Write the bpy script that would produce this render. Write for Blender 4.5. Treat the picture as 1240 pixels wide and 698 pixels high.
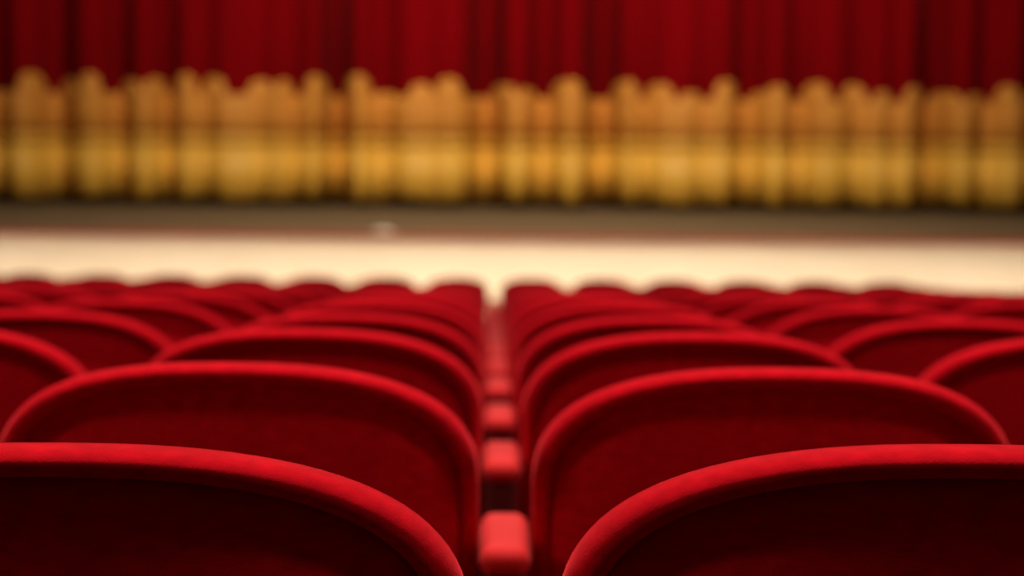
import bpy, bmesh, math, random
from mathutils import Vector, Matrix

random.seed(7)
scene = bpy.context.scene
COL = scene.collection
for o in list(bpy.data.objects):
    bpy.data.objects.remove(o, do_unlink=True)

# ------------------------------------------------------------------ camera
IW, IH, FPX = 1240.0, 698.0, 2650.0
CAM_Z = 2.30
ROLL, YAW, PITCH = 0.0110, 0.00902, math.atan(198.8 / 2650.0)
cam_data = bpy.data.cameras.new('camera')
cam_data.sensor_fit = 'HORIZONTAL'
cam_data.sensor_width = 36.0
cam_data.lens = FPX * 36.0 / IW
cam_data.clip_start, cam_data.clip_end = 0.02, 200
cam_data.dof.use_dof = True
cam_data.dof.focus_distance = 1.33
cam_data.dof.aperture_fstop = 6.2
cam = bpy.data.objects.new('camera', cam_data)
COL.objects.link(cam)
CAM_M = (Matrix.Translation((0, 0, CAM_Z)) @ Matrix.Rotation(-YAW, 4, 'Z')
         @ Matrix.Rotation(math.pi / 2 - PITCH, 4, 'X') @ Matrix.Rotation(ROLL, 4, 'Z'))
cam.matrix_world = CAM_M
scene.camera = cam

# ------------------------------------------------------------------ view, world, house lights
scene.view_settings.view_transform = 'Standard'
scene.view_settings.look = 'None'
scene.view_settings.exposure = 0.0
scene.view_settings.gamma = 1.0
scene.view_settings.use_curve_mapping = False
scene.cycles.use_denoising = True

world = bpy.data.worlds.new('dim_hall')
scene.world = world
world.use_nodes = True
bg = world.node_tree.nodes['Background']
bg.inputs['Color'].default_value = (1.0, 0.78, 0.58, 1)
bg.inputs['Strength'].default_value = 0.01


def area_light(name, loc, target, sx, sy, power, color, spread=180):
    d = bpy.data.lights.new(name, 'AREA')
    d.shape = 'RECTANGLE'
    d.size, d.size_y, d.energy, d.color = sx, sy, power, color
    d.spread = math.radians(spread)
    o = bpy.data.objects.new(name, d)
    COL.objects.link(o)
    o.location = loc
    o.rotation_euler = (Vector(target) - Vector(loc)).to_track_quat('-Z', 'Y').to_euler()
    return o


WARM = (1.0, 0.86, 0.70)
area_light('house_light_rear', (0.0, 2.9, 8.2), (0, 2.5, 2.0), 2.6, 1.2, 550, WARM)
area_light('house_light_back', (0.0, -1.3, 7.4), (0, 3.0, 2.0), 3.0, 1.6, 16, WARM)
area_light('side_light_left', (-5.5, 0.9, 4.6), (0, 2.2, 1.8), 0.5, 0.8, 66, WARM)
area_light('side_light_right', (5.5, 0.9, 4.6), (0, 2.2, 1.8), 0.5, 0.8, 66, WARM)
area_light('house_light_middle', (0.0, 16.2, 8.8), (0, 14.5, 1.0), 5.0, 1.0, 520, WARM)
area_light('curtain_wash', (0.5, 14.0, 9.0), (0.5, 25.0, 2.5), 6.0, 0.8, 300, WARM, spread=80)


# ------------------------------------------------------------------ materials
def srgb(r, g, b):
    f = lambda c: (c / 255 / 12.92) if c / 255 <= 0.04045 else ((c / 255 + 0.055) / 1.055) ** 2.4
    return (f(r), f(g), f(b), 1)


def material(name, c1, c2=None, scale=(20, 20, 20), rough=0.8, sheen=0.0, sheen_tint=(1, 1, 1, 1),
             sheen_rough=0.3, bump=0.0, bump_scale=300, spec=0.3, detail=4.0, metallic=0.0):
    m = bpy.data.materials.new(name)
    m.use_nodes = True
    nt = m.node_tree
    b = nt.nodes['Principled BSDF']
    b.inputs['Roughness'].default_value = rough
    b.inputs['Specular IOR Level'].default_value = spec
    b.inputs['Metallic'].default_value = metallic
    b.inputs['Sheen Weight'].default_value = sheen
    b.inputs['Sheen Tint'].default_value = sheen_tint
    b.inputs['Sheen Roughness'].default_value = sheen_rough
    tc = nt.nodes.new('ShaderNodeTexCoord')
    mp = nt.nodes.new('ShaderNodeMapping')
    mp.inputs['Scale'].default_value = scale
    nt.links.new(tc.outputs['Object'], mp.inputs['Vector'])
    n = nt.nodes.new('ShaderNodeTexNoise')
    n.inputs['Scale'].default_value = 1.0
    n.inputs['Detail'].default_value = detail
    nt.links.new(mp.outputs['Vector'], n.inputs['Vector'])
    r = nt.nodes.new('ShaderNodeValToRGB')
    r.color_ramp.elements[0].position = 0.3
    r.color_ramp.elements[1].position = 0.7
    r.color_ramp.elements[0].color = c1
    r.color_ramp.elements[1].color = c2 or c1
    nt.links.new(n.outputs['Fac'], r.inputs['Fac'])
    nt.links.new(r.outputs['Color'], b.inputs['Base Color'])
    if bump:
        n2 = nt.nodes.new('ShaderNodeTexNoise')
        n2.inputs['Scale'].default_value = bump_scale
        n2.inputs['Detail'].default_value = 3
        nt.links.new(tc.outputs['Object'], n2.inputs['Vector'])
        bp = nt.nodes.new('ShaderNodeBump')
        bp.inputs['Strength'].default_value = bump
        bp.inputs['Distance'].default_value = 0.002
        nt.links.new(n2.outputs['Fac'], bp.inputs['Height'])
        nt.links.new(bp.outputs['Normal'], b.inputs['Normal'])
    return m


def emitter(name, color, strength):
    m = bpy.data.materials.new(name)
    m.use_nodes = True
    b = m.node_tree.nodes['Principled BSDF']
    b.inputs['Base Color'].default_value = color
    b.inputs['Emission Color'].default_value = color
    b.inputs['Emission Strength'].default_value = strength
    return m


M_VELVET = material('red_velvet', (0.44, 0.0015, 0.008, 1), (0.61, 0.0025, 0.012, 1), scale=(60, 60, 150), rough=0.95,
                    sheen=0.75, sheen_tint=(1.0, 0.07, 0.09, 1), sheen_rough=0.35, bump=0.16, bump_scale=700, spec=0.05)
M_PAD = material('armrest_velour', (0.60, 0.014, 0.018, 1), (0.66, 0.018, 0.022, 1), scale=(40, 40, 40), rough=0.7,
                 sheen=0.4, sheen_tint=(1.0, 0.22, 0.22, 1), bump=0.2, spec=0.15)
M_POST = material('dark_red_lacquer', (0.09, 0.003, 0.003, 1), (0.12, 0.004, 0.004, 1), rough=0.6, spec=0.2)
M_FRAME = material('dark_steel', (0.03, 0.02, 0.02, 1), (0.05, 0.03, 0.03, 1), rough=0.5)
M_CARPET = material('dark_red_carpet', (0.035, 0.003, 0.004, 1), (0.05, 0.004, 0.005, 1), scale=(60, 60, 60), rough=1.0, bump=0.5, bump_scale=200, spec=0.05)
M_CURTAIN = material('curtain_velvet', (0.20, 0.0005, 0.0025, 1), (0.24, 0.0007, 0.003, 1), scale=(3, 3, 0.6), rough=0.95,
                     sheen=0.15, sheen_tint=(1.0, 0.1, 0.1, 1), spec=0.05)
M_GOLD = material('gold_satin', (0.64, 0.335, 0.036, 1), (0.70, 0.38, 0.045, 1), scale=(2, 2, 2), rough=0.55, spec=0.4)
M_AMBER = material('amber_brocade', (0.52, 0.205, 0.026, 1), (0.61, 0.245, 0.033, 1), scale=(5, 5, 14), rough=0.65, spec=0.3)
M_BRAID = material('dull_gold_braid', (0.46, 0.18, 0.022, 1), (0.54, 0.22, 0.03, 1), scale=(30, 30, 30), rough=0.6)
M_DECK = material('stage_boards', (0.145, 0.10, 0.05, 1), (0.18, 0.125, 0.064, 1), scale=(0.6, 6, 6), rough=0.7, spec=0.2)
M_NOSING = material('mahogany_nosing', (0.24, 0.06, 0.03, 1), (0.29, 0.08, 0.04, 1), scale=(1, 20, 20), rough=0.5)
M_FASCIA = material('cream_paint', (0.78, 0.66, 0.47, 1), (0.82, 0.70, 0.51, 1), scale=(2, 2, 2), rough=0.7, spec=0.2)
M_WALL = material('dark_wall_paint', (0.035, 0.008, 0.006, 1), (0.05, 0.011, 0.008, 1), scale=(2, 2, 2), rough=0.8)
M_DOME = material('pale_enamel', (0.85, 0.72, 0.55, 1), (0.88, 0.76, 0.6, 1), rough=0.4)
M_HOUSING = material('black_metal', (0.02, 0.02, 0.02, 1), (0.03, 0.03, 0.03, 1), rough=0.5)
M_LENS = emitter('warm_tube', (1.0, 0.82, 0.65, 1), 24.0)


# ------------------------------------------------------------------ mesh helpers
def mesh_obj(name, verts, faces, mat, parent=None, smooth=True):
    me = bpy.data.meshes.new(name)
    me.from_pydata([tuple(v) for v in verts], [], faces)
    bm = bmesh.new()
    bm.from_mesh(me)
    bmesh.ops.recalc_face_normals(bm, faces=bm.faces)
    bm.to_mesh(me)
    bm.free()
    me.materials.append(mat)
    for p in me.polygons:
        p.use_smooth = smooth
    o = bpy.data.objects.new(name, me)
    COL.objects.link(o)
    o.parent = parent
    return o


def rounded_box(name, lo, hi, bevel, mat, parent=None, seg=3, warp=None):
    bm = bmesh.new()
    bmesh.ops.create_cube(bm, size=1.0)
    for v in bm.verts:
        v.co = Vector([lo[i] + (v.co[i] + 0.5) * (hi[i] - lo[i]) for i in range(3)])
    bmesh.ops.bevel(bm, geom=bm.edges[:], offset=bevel, segments=seg, affect='EDGES', profile=0.5)
    if warp:
        for v in bm.verts:
            v.co = warp(v.co)
    bmesh.ops.recalc_face_normals(bm, faces=bm.faces)
    me = bpy.data.meshes.new(name)
    bm.to_mesh(me)
    bm.free()
    me.materials.append(mat)
    for p in me.polygons:
        p.use_smooth = True
    o = bpy.data.objects.new(name, me)
    COL.objects.link(o)
    o.parent = parent
    return o


def empty(name, loc):
    o = bpy.data.objects.new(name, None)
    o.empty_display_size = 0.1
    COL.objects.link(o)
    o.location = loc
    return o


def tag(o, label=None, category=None, group=None, kind=None):
    if label: o['label'] = label
    if category: o['category'] = category
    if group: o['group'] = group
    if kind: o['kind'] = kind
    return o


def copy_tree(o, parent=None):
    c = o.copy()
    COL.objects.link(c)
    c.parent = parent
    for ch in o.children:
        copy_tree(ch, c)
    return c


# ------------------------------------------------------------------ layout
PITCH_X = 0.54            # seat spacing along a row
ROW = 0.8486              # spacing of the rows
Y1 = 1.287                # the nearest row
NROWS = 19
GAP_X = 0.0154            # the gap the camera looks along
SEAT_TOP = 0.92           # seat height above the floor


def top_z(k):             # height of a row's seat tops, k = 1 nearest; the hall slopes towards the stage
    ys = [540.0, 442.7, 400.5, 381.5, 367, 359, 354.5, 352, 350.5, 349.5, 348.7, 348, 347.4, 346.8, 346.2, 345.4, 343.6, 340.6, 336.5]
    return CAM_Z - (ys[k - 1] - 150.0) * row_y(k) / FPX


def row_y(k):
    return Y1 + ROW * (k - 1)


Y_STAGE, Y_CURTAIN = 19.5, 25.0
Z_DECK = CAM_Z - 0.98
HALF = 13.0

# ------------------------------------------------------------------ floor
prof = [(-1.6, top_z(1) - SEAT_TOP + 0.10)]
for k in range(1, NROWS + 1):
    prof.append((row_y(k), top_z(k) - SEAT_TOP))
z_end = top_z(NROWS) - SEAT_TOP - 0.02
prof += [(row_y(NROWS) + 0.9, z_end), (Y_STAGE + 0.3, z_end)]
v, f = [], []
for (y, z) in prof:
    v += [(-HALF, y, z), (HALF, y, z), (HALF, y, z - 0.2), (-HALF, y, z - 0.2)]
n = len(prof)
for i in range(n - 1):
    a, b = 4 * i, 4 * i + 4
    for j in range(4):
        f.append((a + j, a + (j + 1) % 4, b + (j + 1) % 4, b + j))
f += [(0, 1, 2, 3), (4 * n - 1, 4 * n - 2, 4 * n - 3, 4 * n - 4)]
fl = mesh_obj('floor', v, f, M_CARPET, smooth=False)
tag(fl, 'dark red carpeted floor sloping down to the stage', kind='structure')

# ------------------------------------------------------------------ walls and ceiling of the hall, all outside the view
def wall(name, lo, hi, label):
    o = rounded_box(name, lo, hi, 0.02, M_WALL, seg=1)
    return tag(o, label, kind='structure')


wall('wall_rear', (-HALF - 0.2, -1.8, 0.6), (HALF + 0.2, -1.6, 11.0), 'dark red rear wall of the hall')
wall('wall_left', (-HALF - 0.2, -1.8, -0.2), (-HALF, 28.2, 11.0), 'dark red left wall of the hall')
wall('wall_right', (HALF, -1.8, -0.2), (HALF + 0.2, 28.2, 11.0), 'dark red right wall of the hall')
wall('wall_stage', (-HALF - 0.2, 28.0, -0.2), (HALF + 0.2, 28.2, 11.0), 'dark wall behind the stage curtain')
wall('ceiling', (-HALF - 0.2, -1.8, 11.0), (HALF + 0.2, 28.2, 11.2), 'dark ceiling above the seats')

# ------------------------------------------------------------------ stage
st = empty('stage', (0, Y_STAGE, z_end))
tag(st, 'stage with cream front, reddish edge strip and brown boards', kind='structure')
hz = Z_DECK - z_end
rounded_box('stage_front', (-HALF, 0.03, 0), (HALF, 0.25, hz - 0.05), 0.01, M_FASCIA, st)
rounded_box('edge_strip', (-HALF, -0.02, hz - 0.045), (HALF, 0.12, hz + 0.002), 0.012, M_NOSING, st)
bw, nb = 0.55, 15
for i in range(nb):
    y0 = 0.122 + i * bw
    rounded_box('floor_board', (-HALF, y0, hz - 0.05), (HALF, y0 + bw - 0.008, hz), 0.004, M_DECK, st, seg=1)

# the batten of warm tubes on the floor in front of the stage
lb = empty('light_batten', (0, Y_STAGE - 0.36, z_end))
tag(lb, 'long floor batten of warm lights shining up the cream stage front', 'light')
rounded_box('housing', (-11.5, -0.10, 0.0), (11.5, 0.10, 0.14), 0.012, M_HOUSING, lb)
for i in range(18):
    x0 = -11.4 + i * 1.27
    rounded_box('tube', (x0, -0.05, 0.125), (x0 + 1.2, 0.07, 0.165), 0.015, M_LENS, lb)

# ------------------------------------------------------------------ stage curtain
cz = lambda py: CAM_Z + (150.0 - py) / 106.0          # picture height -> metres on the curtain
PXM = 106.0
cx = lambda px: (px - 600.0) / PXM
cu = empty('stage_curtain', (0, Y_CURTAIN, Z_DECK))
tag(cu, 'dark red velvet stage curtain in vertical folds with wide gold border at the hem', 'curtain')
valleys = [(-5, .5, .15), (68, .85, .17), (143, .65, .13), (203, .6, .10), (250, .3, .10), (320, .3, .09), (358, .4, .11), (408, 1.0, .12), (465, .52, .16),
           (525, .2, .08), (590, 1.0, .15), (660, .7, .15), (733, 1.0, .16), (785, .45, .11), (853, .3, .11), (908, .68, .15),
           (970, .52, .13), (1040, .4, .12), (1085, .28, .08), (1135, .9, .14), (1200, .55, .14), (1262, .7, .14)]
x = 1262
while x < 2050:
    x += random.uniform(50, 78)
    valleys.append((x, random.uniform(.4, 1), random.uniform(.10, .16)))
x = -5
while x > -850:
    x -= random.uniform(50, 78)
    valleys.append((x, random.uniform(.4, 1), random.uniform(.10, .16)))
valleys = [(cx(p), s, w) for p, s, w in valleys]


def fold(x):
    return sum(s ** 1.4 * 0.62 * math.exp(-((x - c) / (w * 1.15)) ** 2) for c, s, w in valleys) + 0.010 * math.sin(x * 13.0) + 0.004 * math.sin(x * 29.3 + 1)


bumps = [(40, 13, 88), (82, 13, 95), (112, 13, 89), (160, 15, 97), (190, 11, 95), (228, 13, 90), (262, 14, 93), (318, 14, 97), (345, 10, 97),
         (384, 13, 92), (434, 16, 91), (467, 12, 112), (512, 14, 102), (545, 16, 95), (612, 15, 103), (640, 10, 108), (690, 19, 97), (760, 15, 98),
         (800, 15, 102), (838, 12, 112), (880, 14, 98), (925, 12, 112), (943, 14, 104), (990, 15, 101), (1035, 14, 102), (1070, 11, 111),
         (1110, 14, 105), (1150, 15, 112), (1185, 12, 114), (1222, 13, 104)]
extra, x = [], 1222
while x < 2020:
    x += random.uniform(34, 52)
    extra.append((x, random.uniform(11, 16), random.uniform(96, 112)))
x = 40
while x > -820:
    x -= random.uniform(34, 52)
    extra.append((x, random.uniform(11, 16), random.uniform(90, 110)))
bumps = [(cx(p), w / PXM, cz(t - 0.011 * (p - 600))) for p, w, t in bumps + extra]
BASE_TOP = cz(118)


def border_top(x):
    z = BASE_TOP
    for c, w, t in bumps:
        u = abs(x - c) / w
        if u < 1.12:
            z = max(z, BASE_TOP + (t - BASE_TOP) * (1 - min(1, (u / 1.12)) ** 3) ** 0.6)
    return z


XA, XB, NX = -12.0, 12.0, 1500
xs = [XA + (XB - XA) * i / NX for i in range(NX + 1)]
fd = [fold(x) for x in xs]


def cloth(name, zlo, zhi, off, mat, nz=1, thick=0.012):
    """a strip of cloth following the folds, zlo/zhi = functions of x in world height; it has a front, a back and edges"""
    verts, faces = [], []
    for side in (0, 1):
        for j in range(nz + 1):
            for i, x in enumerate(xs):
                z0, z1 = zlo(x), zhi(x)
                verts.append((x, fd[i] - off + (thick if side else 0), z0 + (z1 - z0) * j / nz - Z_DECK))
    W = NX + 1
    S = W * (nz + 1)
    for j in range(nz):
        for i in range(NX):
            a = j * W + i
            faces.append((a, a + 1, a + 1 + W, a + W))
            faces.append((S + a, S + a + W, S + a + 1 + W, S + a + 1))
    for i in range(NX):
        faces.append((i, S + i, S + i + 1, i + 1))
        t = nz * W + i
        faces.append((t, t + 1, S + t + 1, S + t))
    return mesh_obj(name, verts, faces, mat, cu)


HEM = Z_DECK + 0.11
cloth('drape', lambda x: HEM + 0.02, lambda x: CAM_Z + 4.6, 0.0, M_CURTAIN, nz=2)
cloth('gold_hem', lambda x: HEM + 0.012 * math.sin(x * 5.1) + 0.01 * math.sin(x * 11), lambda x: cz(178), 0.022, M_GOLD)
cloth('braid', lambda x: cz(179.5), lambda x: cz(176.5), 0.040, M_BRAID, thick=0.02)
cloth('gold_band', lambda x: cz(177), lambda x: cz(165), 0.024, M_GOLD)
cloth('braid', lambda x: cz(166.5), lambda x: cz(163.5), 0.040, M_BRAID, thick=0.02)
cloth('braid', lambda x: cz(159), lambda x: cz(156.5), 0.036, M_BRAID, thick=0.018)
cloth('braid', lambda x: cz(146), lambda x: cz(143), 0.036, M_BRAID, thick=0.018)
cloth('amber_border', lambda x: cz(164), border_top, 0.022, M_AMBER, nz=3)

# ------------------------------------------------------------------ the small pale dome on the stage edge
dm = empty('dome_fixture', (cx(467) * 0.78, Y_STAGE + 0.05, Z_DECK + 0.002))
tag(dm, 'small pale dome fixed to the stage edge, left of the centre gap', 'stage light')
rounded_box('base', (-0.10, -0.04, 0.0), (0.10, 0.04, 0.008), 0.006, M_DOME, dm)
vs, fs, NS, NR = [], [], 24, 6
for r in range(NR + 1):
    a = r / NR * math.pi / 2
    for s in range(NS):
        t = s / NS * 2 * math.pi
        vs.append((0.095 * math.cos(a) * math.cos(t), 0.035 * math.cos(a) * math.sin(t), 0.006 + 0.024 * math.sin(a)))
for r in range(NR):
    for s in range(NS):
        fs.append((r * NS + s, r * NS + (s + 1) % NS, (r + 1) * NS + (s + 1) % NS, (r + 1) * NS + s))
fs.append(tuple(range(NS)))
mesh_obj('dome', vs, fs, M_DOME, dm)

# ------------------------------------------------------------------ theatre seat
HW, B0, EXP = 0.244, 0.132, 2.55
ZT, ZB = SEAT_TOP, SEAT_TOP - 0.56
TILT = math.tan(math.radians(2.0))
CURVE = 0.060


def arch_ring(e, y, flush=False):
    """closed outline of the rounded seat back, shrunk by e, at depth y (negative = towards the viewer)"""
    w, top, bot = HW - e, ZT - e, ZB + min(e, 0.27)
    b = max(B0 - e * 0.55, 0.02)
    pts = []
    nside, narc = 6, 48
    for i in range(nside):
        pts.append((-w, bot + (top - b - bot) * i / nside))
    for i in range(narc + 1):
        t = math.pi - math.pi * i / narc
        c, s = math.cos(t), math.sin(t)
        px = math.copysign(abs(c) ** (2 / EXP), c) * w
        pz = (abs(s) ** (2 / EXP)) * b
        pts.append((px, top - b + pz))
    for i in range(1, nside + 1):
        pts.append((w, top - b + (bot - (top - b)) * i / nside))
    for i in range(1, 6):
        pts.append((w - 2 * w * i / 6, bot))
    out = []
    for (px, pz) in pts:
        g = min(1.0, max(0.0, (pz - (ZT - 0.20)) / 0.14))
        g = 0.25 + 0.75 * g * g * (3 - 2 * g)         # the rolled edge flattens out down the sides
        yl = y * g if (y < 0 and e < 0.03) else y
        if flush:                                     # the panel comes up level with that edge there
            t = (1 - g) / 0.75
            yl = y * (1 - t) + t * min(y, -0.008)
        yy = yl + CURVE * abs(px / HW) ** 3 - TILT * (pz - ZT)
        out.append((px, yy, pz))
    return out


def loft(name, rings, mat, parent, cap0=True, cap1=True, flush=()):
    vs, fs = [], []
    for i, r in enumerate(rings):
        vs += arch_ring(*r, flush=i in flush)
    n = len(vs) // len(rings)
    for k in range(len(rings) - 1):
        for i in range(n):
            j = (i + 1) % n
            fs.append((k * n + i, k * n + j, (k + 1) * n + j, (k + 1) * n + i))
    if cap0: fs.append(tuple(range(n)))
    if cap1: fs.append(tuple(range((len(rings) - 1) * n, len(rings) * n)))
    return mesh_obj(name, vs, fs, mat, parent)


def make_seat():
    root = empty('theatre_seat', (0, 0, 0))
    loft('backrest', [(.235, .016), (.12, .016), (.024, .013), (.0212, .005), (.0198, -.004), (.0184, -.012), (.0163, -.0188), (.0133, -.0230), (.0095, -.0247), (.006, -.0235),
                      (.0026, -.0178), (.0006, -.010), (0, .001), (.0015, .014), (.007, .026), (.015, .036), (.028, .044), (.05, .050), (.10, .055), (.17, .057), (.235, .057)],
         M_VELVET, root)
    loft('back_panel', [(.235, .015), (.10, .015), (.0195, .0135), (.0205, .006), (.024, .0025), (.033, -.0010), (.06, -.0055), (.10, -.011), (.15, -.015), (.20, -.017), (.235, -.0175)], M_VELVET, root,
         flush=range(3, 20))

    def lean(c):
        return Vector((c.x, c.y - TILT * 0.5 * (c.z - ZT) + 0.012, c.z))
    rounded_box('seat_cushion', (-0.222, 0.105, 0.33), (0.222, 0.205, 0.74), 0.04, M_VELVET, root, seg=4, warp=lean)
    rounded_box('seat_frame', (-0.249, 0.085, 0.37), (0.249, 0.125, 0.42), 0.008, M_FRAME, root, seg=2)
    ax = PITCH_X / 2
    za = SEAT_TOP - 0.183
    arm = rounded_box('armrest', (ax - 0.0245, 0.0, za - 0.030), (ax + 0.0245, 0.215, za), 0.0135, M_PAD, root, seg=4)
    rounded_box('armrest_post', (ax - 0.0205, 0.012, 0.0), (ax + 0.0205, 0.205, za - 0.026), 0.006, M_POST, arm, seg=2)
    return root


ORD = ['nearest', 'second', 'third', 'fourth', 'fifth', 'sixth', 'seventh', 'eighth', 'ninth', 'tenth', 'eleventh', 'twelfth', 'thirteenth',
       'fourteenth', 'fifteenth', 'sixteenth', 'seventeenth', 'eighteenth', 'farthest']
NTH = ['first', 'second', 'third', 'fourth', 'fifth', 'sixth', 'seventh', 'eighth', 'ninth', 'tenth']
proto = make_seat()
first = True
for k in range(1, NROWS + 1):
    y, z = row_y(k), top_z(k) - SEAT_TOP
    reach = 0.245 * y + 0.30           # a little past the edge of the view
    for side in (-1, 1):
        for c in range(9 if side < 0 else 6):
            xc = side * ((c + 0.5) * PITCH_X + 0.014 * (k - 1) / (NROWS - 1))
            if c > 0 and abs(xc) - 0.27 > reach:
                continue
            s = proto if first else copy_tree(proto)
            first = False
            dz = (0.0022 if side > 0 else -0.0022) if k == 1 else 0.0
            if side < 0:                    # the shared armrests of the centre gap stay midway between their seats
                for ch in s.children:
                    if c == 0 and ch.name.startswith('armrest'):
                        spl = 0.014 * (k - 1) / (NROWS - 1)
                        ch.scale.x = (0.049 + 1.7 * spl) / 0.049
                        ch.location.x = spl + PITCH_X / 2 * (1 - ch.scale.x)
            s.location = (GAP_X + xc, y, z + dz)
            where = 'left' if side < 0 else 'right'
            rowtxt = ORD[k - 1] + (' row to the stage' if k == NROWS else ' row')
            if k == 1: rowtxt = 'row nearest the camera'
            elif k == NROWS: rowtxt = 'row nearest the stage'
            else: rowtxt = ORD[k - 1] + ' row from the camera'
            tag(s, 'red velvet theatre seat, %s, %s %s of the centre gap' % (rowtxt, NTH[c], where), 'seat', 'rows of red theatre seats')
